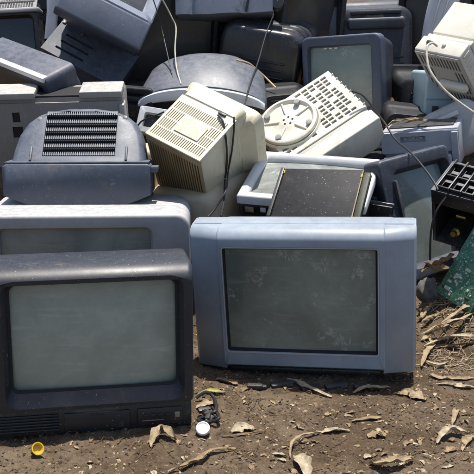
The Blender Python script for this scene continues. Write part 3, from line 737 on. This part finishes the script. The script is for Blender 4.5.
def grey_round():
    pm = plastic('mottled_grey_plastic', (.36, .36, .37), .5, .8, (.55, .52, .46), .6, (.2, .18, .16))
    c = at(462, 112, y=1.0)
    t = thing('casing', 'mottled grey rounded casing under the cream desktop unit at the right edge', 'casing', pose((c.x + .02, 1.0, c.z - .16), (-10, -28, -14)))
    L = [rr(-.11 * k, .11 * k, .10 - .10 * q, .10 + .10 * q, .05, y, 8) for y, k, q in ((0, .78, .7), (.008, .9, .85), (.03, .97, .96), (.10, 1, 1), (.25, 1.02, 1.02))]
    MB().loft(L, True, True).build('housing', pm, t)
    MB().box((-.02, -.004, .155), (.13, .012, .018), .005).build('pale_rim', plastic('pale_rim_plastic', (.6, .57, .5), .5, .5), t)
grey_round()
def chassis():
    pm = plastic('gloss_black_chassis', (.016, .016, .018), .3, .3, (.22, .22, .22), .6)
    W, D, H = .195, .153, .209
    t = thing('chassis', 'black open plastic chassis with raised ribs on top, above the green circuit board', 'chassis', pose((.704, .508, .199), (26, 6.9, -36)))
    hs = [(-.075 + i * .038, -.048 + i * .038, .018 + j * .045, .050 + j * .045) for i in range(4) for j in range(3)]
    MB().plate(-W / 2, W / 2, 0, D, .012, hs, Matrix.Translation((0, 0, H)) @ TOP).build('top_plate', pm, t)
    MB().box((0, D / 2 + .004, H - .020), (W - .03, D - .02, .004)).build('hole_shade_sheet', 'black', t)  # added black sheet, keeps sunlit parts below from showing through the holes
    for k in range(5): MB().box((-W / 2 + .016 + k * .038, D / 2, H + .008), (.006, D - .01, .018), .002).build('rib', pm, t)
    for k in range(3): MB().box((0, .012 + k * .06, H + .006), (W - .03, .006, .014), .002).build('cross_rib', pm, t)
    MB().box((0, .004, H - .026), (W, .012, .05), .004).build('front_lip', pm, t)
    for s in (-1, 1): MB().box((s * (W / 2 - .006), D / 2, H / 2 - .01), (.012, D, H - .02), .003).build('side_wall', pm, t)
    MB().box((0, D - .006, H / 2 - .01), (W - .02, .012, H - .02)).build('rear_wall', 'black', t)
    MB().box((0, D / 2, .006), (W - .02, D, .012), .003).build('floor_plate', 'dark', t)
    br = simple('brass', (.55, .40, .14), .3, .3, 40, .9)
    MB().lathe([(.012, 0), (.014, .004), (.014, .03), (.009, .036), (.009, .05)], 16, Matrix.Translation((-.02, .03, .05)) @ Matrix.Rotation(rad(70), 4, 'X')).build('brass_fitting', br, t)
    MB().lathe([(.006, 0), (.006, .03)], 10, Matrix.Translation((-.03, .035, .10)) @ Matrix.Rotation(rad(90), 4, 'Y')).build('brass_pin', br, t)
    for k in range(3): MB().box((.03 + k * .02, .05, .04 + k * .02), (.012, .03, .04), .002).build('component', 'dark', t)
    MB().box((.02, .10, -.10), (.12, .09, .21), .01).build('pedestal', 'dark', t)
chassis()
def board():
    SEED[0] += 1
    m, nt, b, v, ov = _start('circuit_green', 5)
    vo = _n(nt, 'ShaderNodeTexVoronoi', feature='DISTANCE_TO_EDGE', distance='CHEBYCHEV'); vo.inputs['Scale'].default_value = 130; nt.links.new(v, vo.inputs['Vector'])
    n = _noise(nt, v, 40, 6, .7)
    c = _mix(nt, _ramp(nt, n, .35, .7), (.02, .11, .06), (.09, .25, .16))
    c = _mix(nt, _ramp(nt, vo.outputs['Distance'], .02, .08, .4, 0), c, (.30, .46, .36))
    c = _mix(nt, _ramp(nt, _noise(nt, v, 120, 3), .6, .66, 0, .8), c, (.6, .64, .58))
    nt.links.new(c, b.inputs['Base Color']); b.inputs['Roughness'].default_value = .4
    t = thing('circuit_board', 'green circuit board leaning on the black chassis at the right edge', 'circuit board', pose((.653, .369, .072), (-22.9, 16, -49.2)))
    W, H = .130, .245
    MB().box((0, 0, H / 2), (W, .0025, H), .0005).build('board', m, t)
    rs = random.Random(3); sold = simple('solder', (.6, .62, .6), .35, .3, 50, .8); pale = simple('pale_component', (.5, .58, .5), .5)
    for k in range(60):
        x, z = rs.uniform(-.055, .055), rs.uniform(.008, .225); s = rs.uniform(.003, .007)
        MB().box((x, -.0025, z), (s, .004, s * rs.uniform(.6, 1.8)), .0006).build('solder_joint', sold if k % 3 else pale, t)
    for k in range(9):
        x, z = rs.uniform(-.05, .05), rs.uniform(.015, .21); s = rs.uniform(.01, .02)
        MB().box((x, -.004, z), (s, .006, s * .55), .001).build('chip', 'dark' if k % 2 else pale, t)
board()

# ------------------------------------------------------------ loose cables
cable('pale thin cable hanging beside the steel blue set at the top left centre', [(158, -8, 1.36), (166, 6, 1.37), (172, 18, 1.37), (176, 28, 1.36), (175, 50, 1.28), (177, 70, 1.2), (181, 84, 1.14)], .0028, 'ivory_cable')
cable('dark thin cable hanging left of the pale one above the arched set', [(152, -4, 1.37), (158, 14, 1.38), (162, 30, 1.38), (167, 52, 1.3), (172, 74, 1.2), (177, 90, 1.13)], .0022)
cable('black cable dangling from the pale casing across the arched set', [(274, 14, 1.49), (266, 34, 1.44), (258, 62, 1.33), (250, 84, 1.16), (246, 100, 1.1), (243, 112, 1.05)], .0028)
cable('tan frayed cord resting on top of the arched set', [(236, 60, 1.3), (248, 63, 1.31), (256, 69, 1.32), (266, 78, 1.32), (276, 88, 1.25)], .004, simple('tan_cord', (.45, .32, .2), .7))
M_M = pose((-.179, .703, .315), (35.8, 18.7, -31.3)); mm = lambda a, b: on_plane(a, b, M_M, 0, .111)
cable('black cable looping down the right face of the yellowed monitor', [on_plane(218, 115, M_M, 2, .268), on_plane(223, 122, M_M, 2, .27), mm(226, 140), mm(227, 160), mm(225, 180), at(224, 200, y=.55), at(221, 216, y=.5)], .0034)
cable('second black cable hanging to the right on the yellowed monitor', [on_plane(234, 117, M_M, 2, .272), mm(234, 128), mm(232, 150), mm(228, 172), at(226, 190, y=.56), at(217, 206, y=.53), at(208, 217, y=.5)], .003)
cable('black cable curled between the yellowed and the ivory monitors', [(238, 124, .98), (244, 116, 1.0), (250, 116, 1.0), (254, 124, .98), (250, 132, .95)], .0035)
cable('black cable running off the ivory monitor over the lavender box', [(352, 91, .99), (362, 95, .99), (372, 106, .98), (384, 122, .95), (396, 140, .86), (410, 152, .66), (424, 168, .54), (434, 182, .46), (438, 190, .43)], .0034)
cable('ivory cable hanging over the underside of the cream desktop unit', [(437, 46, 1.06), (432, 43, 1.04), (427, 48, 1.02), (429, 68, .97), (441, 86, .93), (455, 99, .91), (476, 114, .88)], .0042, 'ivory_cable')
cable('black cable hanging down from the open chassis to the leaves', [(446, 197, .44), (436, 212, .43), (431, 232, .43), (430, 260, .45)], .0032)
cable('black cable lying over the tan casing by the grey set', [(137, 127, .98), (142, 121, .97), (152, 117, .95), (164, 112, .93)], .003)

# ------------------------------------------------------------ litter on the dirt
def leaf_mat(name, col):
    SEED[0] += 1
    m, nt, b, v, ov = _start(name, SEED[0])
    n1 = _noise(nt, v, 40, 5, .75); n2 = _noise(nt, v, 260, 4, .7)
    c = _mix(nt, _ramp(nt, n1, .35, .68), tuple(x * .45 for x in col), col)
    c = _mix(nt, _ramp(nt, n2, .52, .7, 0, .7), c, tuple(x * .35 for x in col))
    c = _mix(nt, _ramp(nt, n2, .40, .30, 0, .6), c, tuple(min(.7, x * 1.4) for x in col))
    nt.links.new(c, b.inputs['Base Color']); b.inputs['Roughness'].default_value = .8
    _bump(nt, b, n2, .6, .002)
    return m
leaf_mats = [leaf_mat('leaf_%d' % i, c) for i, c in enumerate(((.36, .25, .13), (.45, .34, .20), (.52, .43, .29), (.22, .135, .07), (.29, .19, .10)))]
def ribbon(path, width, curl, twist=0., rs=random):
    """crumpled, ragged strip of dead leaf or bark along a path of points"""
    pts = [Vector(p) for p in path]; n = len(pts); vs = []; fs = []; K = 8; sd_ = Vector((rs.uniform(0, 50), rs.uniform(0, 50), rs.uniform(0, 50)))
    for i, p in enumerate(pts):
        t = (pts[min(i + 1, n - 1)] - pts[max(i - 1, 0)]).normalized(); s = t.cross(Vector((0, 0, 1))).normalized(); u = s.cross(t)
        q = Matrix.Rotation(twist * (i / n - .5) + .5 * noise.noise(sd_ + Vector((i * .35, 0, 0))), 3, t); s = q @ s; u = q @ u
        f = i / (n - 1); env = math.sin(math.pi * (.04 + .9 * f)) ** .75
        wl = width * env * (1 + .55 * noise.noise(sd_ + Vector((i * .55, 3, 0)))); wr = width * env * (1 + .55 * noise.noise(sd_ + Vector((i * .55, 9, 0))))
        cu = curl * (1 + .7 * noise.noise(sd_ + Vector((i * .3, 0, 7))))
        for k in range(K + 1):
            a = (k / K * 2 - 1); wd = wl if a < 0 else wr; ang = a * cu
            cr = width * .32 * noise.noise(sd_ + Vector((i * .5, a * 1.6, 2))) + width * .12 * noise.noise(sd_ + Vector((i * 1.3, a * 4, 5)))
            vs.append(p + s * (math.sin(ang) / max(cu, .2) * wd) + u * ((1 - math.cos(ang)) / max(cu, .2) * wd + cr + (.06 * width if k == K // 2 else 0)))
    m = n * (K + 1)
    for i in range(n - 1):
        for k in range(K): a = i * (K + 1) + k; fs.append((a, a + 1, a + K + 2, a + K + 1))
    th = Vector((0, 0, -.0006)); vs2 = [v + th for v in vs]; fs2 = [tuple(x + m for x in reversed(f)) for f in fs]
    rim = []
    for i in range(n - 1):
        a, b = i * (K + 1), (i + 1) * (K + 1); rim.append((a, b, b + m, a + m)); a += K; b += K; rim.append((b, a, a + m, b + m))
    return [v for v in vs + vs2], fs + fs2 + rim
def strip(name, label, cat, pix, width, curl, mat, twist=0., lift=.004, arch=0., group=None):
    pts = []
    for px, py in pix:
        p = at(px, py, z=0)
        for _ in range(3): p = at(px, py, z=ground_z(p.x, p.y) + lift)
        pts.append(p)
    sp = smooth_path(pts, 6); n = len(sp)
    for i, p in enumerate(sp): p.z += arch * math.sin(math.pi * i / (n - 1))
    o0 = sp[0].copy(); v, f = ribbon([p - o0 for p in sp], width, curl, twist)
    return tag(MB().add(v, f).build(name, leaf_mats[mat] if isinstance(mat, int) else mat, loc=o0, normals=False, angle=60), label, cat, group)
S = strip
S('bark_strip', 'long pale curved bark strip on the dirt just below the silver blue television', 'bark', [(287, 379), (298, 384), (312, 391), (332, 397)], .009, 1.0, 2, arch=.006)
S('dry_leaf', 'tan leaf lying at the lower left corner of the silver blue television', 'leaf', [(216, 379), (226, 381), (238, 384)], .011, .8, 0)
S('dry_leaf', 'tan twisted leaf below the middle of the silver blue television, right of the bark strip', 'leaf', [(353, 393), (364, 390), (376, 390), (390, 387)], .008, 1.0, 1, arch=.008)
S('dry_leaf', 'broad pale leaf below the right corner of the silver blue television', 'leaf', [(401, 391), (412, 395), (426, 400)], .019, .5, 1)
S('bark_strip', 'straight pale strip lying in the middle of the bare dirt on the right', 'bark', [(317, 433), (328, 431), (340, 430), (350, 431)], .008, .9, 2)
S('dry_leaf', 'crumpled brown leaf at the bottom edge, right of centre', 'leaf', [(370, 463), (382, 468), (396, 466), (412, 459)], .017, 1.1, 1, .6, arch=.012)
S('dry_leaf', 'curled cream leaf near the bottom right corner', 'leaf', [(437, 443), (444, 437), (454, 434), (468, 434)], .013, 1.3, 2, arch=.014)
S('dry_leaf', 'crumpled tan leaf upright in front of the black television corner', 'leaf', [(152, 447), (157, 438), (163, 434), (176, 440)], .014, 1.2, 1, .8, arch=.016)
S('twig', 'crooked brown twig leaf at the bottom, left of centre', 'twig', [(168, 472), (186, 467), (200, 462), (214, 452), (236, 449)], .009, 1.2, 0, .7, arch=.008)
S('dry_leaf', 'large pale leaf cut by the bottom edge at the centre', 'leaf', [(296, 456), (302, 464), (308, 476)], .019, .8, 2, arch=.008)
S('twig', 'thin arched twig next to the large pale leaf at the bottom centre', 'twig', [(290, 458), (292, 446), (304, 438), (322, 432)], .005, 1.2, 1, arch=.01)
S('dry_leaf', 'greyish dry leaf in the bare patch between the two front televisions', 'leaf', [(232, 432), (242, 428), (254, 430)], .015, .7, 2)
S('bark_strip', 'pale bark strip at the right edge below the pile of shreds', 'bark', [(438, 384), (452, 385), (464, 387), (478, 388)], .011, 1.0, 2)
S('bark_strip', 'second pale bark strip at the right edge, a little nearer the silver blue set', 'bark', [(428, 374), (442, 378), (456, 379), (474, 378)], .010, 1.1, 1)
S('dry_leaf', 'small upright leaf left of the curled cream leaf', 'leaf', [(452, 424), (456, 416), (458, 412)], .009, 1.0, 1, arch=.012)
S('dry_leaf', 'small flat orange brown leaf below the curled cream leaf', 'leaf', [(446, 452), (452, 449), (458, 449)], .010, .5, 0)
S('dry_leaf', 'folded tan leaf at the lower right corner of the picture', 'leaf', [(462, 450), (468, 440), (478, 436)], .014, 1.0, 1, .5)
S('dry_leaf', 'yellowish leaf lying beside the black cable scrap', 'leaf', [(198, 394), (210, 391), (226, 392)], .008, .9, simple('leaf_olive', (.35, .32, .09), .7, .4))
S('dry_leaf', 'tan leaf between the black cable scrap and the silver blue set', 'leaf', [(196, 408), (206, 404), (218, 403)], .012, .9, 1)
S('dry_leaf', 'brown leaf flat on the dirt in the middle foreground', 'leaf', [(352, 421), (366, 419), (382, 417)], .007, .8, 0)
S('dry_leaf', 'pair-lobed tan leaf in the right foreground', 'leaf', [(368, 437), (376, 434), (386, 436)], .015, .6, 0)
S('bark_strip', 'dark strip of bark lying across the foreground at the left centre', 'bark', [(222, 436), (244, 434), (266, 430)], .004, .8, 3)
# shreds heaped right of the silver set
for i, (pix, wd, mt, lab) in enumerate([
    ([(421, 340), (432, 334), (448, 326), (476, 312)], .014, 1, 'broad tan husk strip slanting up to the right edge below the circuit board'),
    ([(422, 334), (436, 328), (452, 322), (470, 318)], .010, 2, 'white papery husk strip lying just above the broad tan one'),
    ([(424, 346), (440, 341), (458, 337), (477, 336)], .011, 2, 'cream husk strip running straight to the right edge'),
    ([(421, 350), (436, 348), (456, 346), (476, 343)], .008, 4, 'brown husk strip below the cream one at the right edge'),
    ([(422, 366), (426, 354), (432, 346), (430, 338)], .010, 1, 'tan husk strip standing against the right side of the silver blue set'),
    ([(440, 324), (456, 314), (468, 306), (478, 302)], .010, 1, 'tan husk strip under the lower corner of the circuit board'),
    ([(424, 360), (438, 366), (448, 362)], .007, 2, 'short curled cream husk strip near the right foot of the silver blue set')]):
    S('husk_strip', lab, 'husk', pix, wd * .9, .6, mt, .9 * (i % 3 - 1), lift=.006 + .005 * (i % 3), arch=.004)
for i, (pix, lab) in enumerate([([(420, 318), (428, 308), (438, 302), (446, 306), (440, 315), (430, 318), (424, 322)], 'tan twisted rope of husk looping beside the silver blue set'),
                                ([(436, 316), (444, 308), (452, 304), (458, 310), (452, 316), (444, 316)], 'smaller tan husk loop right of the twisted rope')]):
    pts = [at(a, b, z=.03 + .008 * (k % 2)) for k, (a, b) in enumerate(pix)]; sp = smooth_path(pts, 7); o0 = sp[0].copy()
    m = MB(); n = len(sp)
    for ph in (0, math.pi):
        m.tube([p - o0 + Vector((math.cos(k * .9 + ph), 0, math.sin(k * .9 + ph))) * .0045 for k, p in enumerate(sp)], .0045, 7)
    tag(m.build('husk_loop', leaf_mats[1], loc=o0), lab, 'husk')
for i, (pix, wd, lab) in enumerate([([(422, 272, .40), (432, 266, .41), (444, 262, .42), (454, 254, .43)], .02, 'brown curled leaf in the hollow below the leaning television'),
                                    ([(424, 262, .42), (436, 270, .40), (450, 268, .40)], .018, 'second brown leaf crossing the curled one below the leaning television'),
                                    ([(386, 127, .93), (396, 122, .955), (410, 120, .965), (424, 119, .97)], .012, 'brown leaf spray on top of the lavender grey box'),
                                    ([(404, 124, .95), (414, 121, .96), (428, 120, .965)], .013, 'orange leaf at the right end of the lavender grey box top')]):
    sp = smooth_path([at(a, b, y=c) for a, b, c in pix], 6); o0 = sp[0].copy(); v, f = ribbon([p - o0 for p in sp], wd, 1.0, .7)
    tag(MB().add(v, f).build('dry_leaf', leaf_mats[(3, 4, 0, 0)[i]], loc=o0, normals=False, angle=60), lab, 'leaf')
# grey lump of cloth
def lump():
    c = at(427, 297, z=.03); bm = bmesh.new(); bmesh.ops.create_icosphere(bm, subdivisions=4, radius=1)
    for v in bm.verts:
        p = v.co.copy(); k = 1 + .22 * noise.fractal(p * 1.6, 1, 2, 3); v.co = Vector((p.x * .035, p.y * .05, p.z * .055)) * k
    me = bpy.data.meshes.new('stone'); bm.to_mesh(me); bm.free(); me.polygons.foreach_set('use_smooth', [True] * len(me.polygons))
    me.materials.append(simple('grey_stone', (.15, .14, .13), .85, .35, 25, bump=.4)); o = bpy.data.objects.new('stone', me); COL.objects.link(o); o.location = c + Vector((0, 0, .01))
    tag(o, 'rounded grey stone in the hollow right of the silver blue television', 'stone')
lump()
def bottle_cap():
    p = at(203, 429, z=.004); g = ground_z(p.x, p.y)
    tag(MB().lathe([(.008, 0), (.0155, .0005), (.0165, .003), (.0165, .010), (.0155, .012), (.0135, .0125), (.0125, .0105), (.004, .010)], 28, Matrix.Rotation(rad(38), 4, 'X')).build('bottle_cap', simple('white_cap', (.82, .83, .84), .35), loc=(p.x, p.y, g + .009)), 'white round bottle cap on the dirt at the foot of the black television', 'cap')
    p = at(36, 453, z=0); g = ground_z(p.x, p.y)
    ym = simple('yellow_plastic', (.62, .40, .03), .45)
    t = thing('plastic_plug', 'small yellow plastic plug in front of the black television', 'plug', pose((p.x, p.y, g + .014), (38, 48, 0)))
    MB().lathe([(.004, -.018), (.006, -.016), (.007, -.004), (.012, .004), (.0145, .010), (.0145, .012), (.012, .012), (.009, .003)], 20).build('cup', ym, t)
    MB().tube([(0, 0, -.016), (.004, 0, -.024), (.012, 0, -.026)], .003).build('stalk', ym, t)
bottle_cap()
def scrap():
    pts = [at(a, b, z=.006 + .012 * (k % 2)) for k, (a, b) in enumerate([(196, 398), (206, 392), (214, 398), (216, 410), (206, 416), (198, 420), (208, 422), (219, 418), (212, 408), (203, 412)])]
    sp = smooth_path(pts, 7); o0 = sp[0].copy()
    tag(MB().tube([p - o0 for p in sp], .0042, 7).build('cable', 'rubber', loc=o0), 'tangled black cable scrap on the dirt by the corner of the black television', 'cable')
    m = MB(); rs = random.Random(4)
    c = at(208, 416, z=.004)
    for k in range(7):
        a = rs.uniform(0, 6.28); m.box((rs.uniform(-.02, .02), rs.uniform(-.02, .02), .006), (.03, .012, .010), .002, M=Matrix.Rotation(a, 4, 'Z') @ Matrix.Rotation(rs.uniform(-.4, .4), 4, 'X'))
    tag(m.build('plastic_shard', 'dark', loc=c), 'black broken plastic shard under the tangled cable scrap', 'shard')
    for k in range(5):
        px = 255 + k * 27; p = at(px, 385 + rs.uniform(-2, 2), z=.0)
        m = MB(); m.box((0, 0, .006), (.045 + rs.uniform(-.01, .02), .02, .012), .003, M=Matrix.Rotation(rs.uniform(-.5, .5), 4, 'Z'))
        m.box((.02, .004, .004), (.02, .026, .010), .002)
        tag(m.build('plastic_shard', 'dark', loc=(p.x, p.y, ground_z(p.x, p.y) - .001)), 'black broken plastic shard under the chin of the silver blue television', 'shard', 'shards under the silver television')
scrap()
# small leaves scattered, alike
rs = random.Random(21); k = 0
protos = []
for i in range(8):
    L = rs.uniform(.014, .030); sp = smooth_path([(-L / 2, 0, .001), (0, rs.uniform(-.004, .004), rs.uniform(.001, .006)), (L / 2, rs.uniform(-.003, .003), .002)], 4)
    v, f = ribbon(sp, rs.uniform(.003, .008), rs.uniform(.4, 1.1), rs.uniform(-.6, .6)); protos.append((v, f))
meshes = []
for i, (v, f) in enumerate(protos):
    for j in (0, 1, 2, 4):
        o = MB().add(v, f).build('small_leaf', leaf_mats[j], normals=False, angle=60); meshes.append(o.data); bpy.data.objects.remove(o)
while k < 130:
    px, py = rs.uniform(5, 470), rs.uniform(385, 474)
    if rs.random() > .35 and px < 240: continue
    p = at(px, py, z=0)
    loc = M_A.inverted() @ p
    if -.26 < loc.x < .25 and -.01 < loc.y < .45: continue
    o = bpy.data.objects.new('small_leaf', rs.choice(meshes)); COL.objects.link(o)
    o.location = (p.x, p.y, ground_z(p.x, p.y) - .0005); o.rotation_euler = (rs.uniform(-.3, .3), rs.uniform(-.2, .2), rs.uniform(0, 6.28)); s = rs.uniform(.6, 1.15); o.scale = (s, s, s)
    tag(o, 'small dry leaf scrap scattered on the bare dirt', 'leaf', 'small leaf scraps on the dirt'); k += 1
# tangle of thin fibres among the husks, and thin root threads over the dirt
def fibres(name, n, region, lmin, lmax, r, mat, label, seed):
    rs = random.Random(seed); m = MB()
    for _ in range(n):
        p = at(rs.uniform(region[0], region[2]), rs.uniform(region[1], region[3]), z=0); a = rs.uniform(0, 6.28) if rs.random() < .5 else rs.uniform(-.2, .8)
        L = rs.uniform(lmin, lmax); pts = []; x, y = p.x, p.y
        for k in range(7):
            pts.append((x, y, ground_z(x, y) + r + (.010 * rs.random() if 0 < k < 6 else 0))); a += rs.uniform(-.35, .35); x += math.cos(a) * L / 6; y += math.sin(a) * L / 6
        m.tube(smooth_path(pts, 3), r * rs.uniform(.6, 1.3), 4)
    tag(m.build(name, mat, kind='stuff', normals=False), label, 'fibres')
fibres('husk_fibres', 90, (424, 300, 478, 372), .03, .10, .0013, leaf_mats[1], 'tangle of thin tan fibres among the husk strips at the right edge', 5)
fibres('root_threads', 120, (4, 388, 474, 474), .02, .07, .0008, leaf_mats[3], 'thin dark root threads lying over the bare dirt', 6)
# uncountable crumbs and flakes
def crumbs(name, n, mat, smin, smax, flat, label, cat, seed):
    rs = random.Random(seed); m = MB()
    base = [(1, 0, 0), (-1, 0, 0), (0, 1, 0), (0, -1, 0), (0, 0, 1), (0, 0, -1)]; fc = [(0, 2, 4), (2, 1, 4), (1, 3, 4), (3, 0, 4), (2, 0, 5), (1, 2, 5), (3, 1, 5), (0, 3, 5)]
    for _ in range(n):
        x, y = rs.uniform(-.70, .85), rs.uniform(-.60, .50)
        if rs.random() < .5 and noise.noise(Vector((x * 7, y * 7, seed))) < .05: continue
        s = smin + (smax - smin) * rs.random() ** 3; q = Euler((rs.uniform(-.5, .5), rs.uniform(-.5, .5), rs.uniform(0, 6.28))).to_matrix().to_4x4()
        M = Matrix.Translation((x, y, ground_z(x, y) + s * flat * .3)) @ q
        m.add([(a * s * rs.uniform(.6, 1.7), b * s * rs.uniform(.5, 1), c * s * flat) for a, b, c in base], fc, M)
    o = m.build(name, mat, normals=False, angle=20, kind='stuff'); tag(o, label, cat)
crumbs('soil_crumbs', 14000, simple('crumb_brown', (.14, .10, .065), .95, .4, 60), .0012, .006, .7, 'brown soil crumbs and grit over the bare dirt', 'soil', 1)
crumbs('leaf_flakes', 7500, simple('flake_tan', (.36, .27, .16), .85, .4, 60), .0012, .006, .18, 'pale dry leaf flakes strewn over the dirt', 'leaf litter', 2)
crumbs('dark_crumbs', 6500, simple('crumb_dark', (.06, .042, .028), .95, .4, 60), .0012, .0055, .5, 'dark crumbs of rotten leaf and bark on the dirt', 'leaf litter', 3)
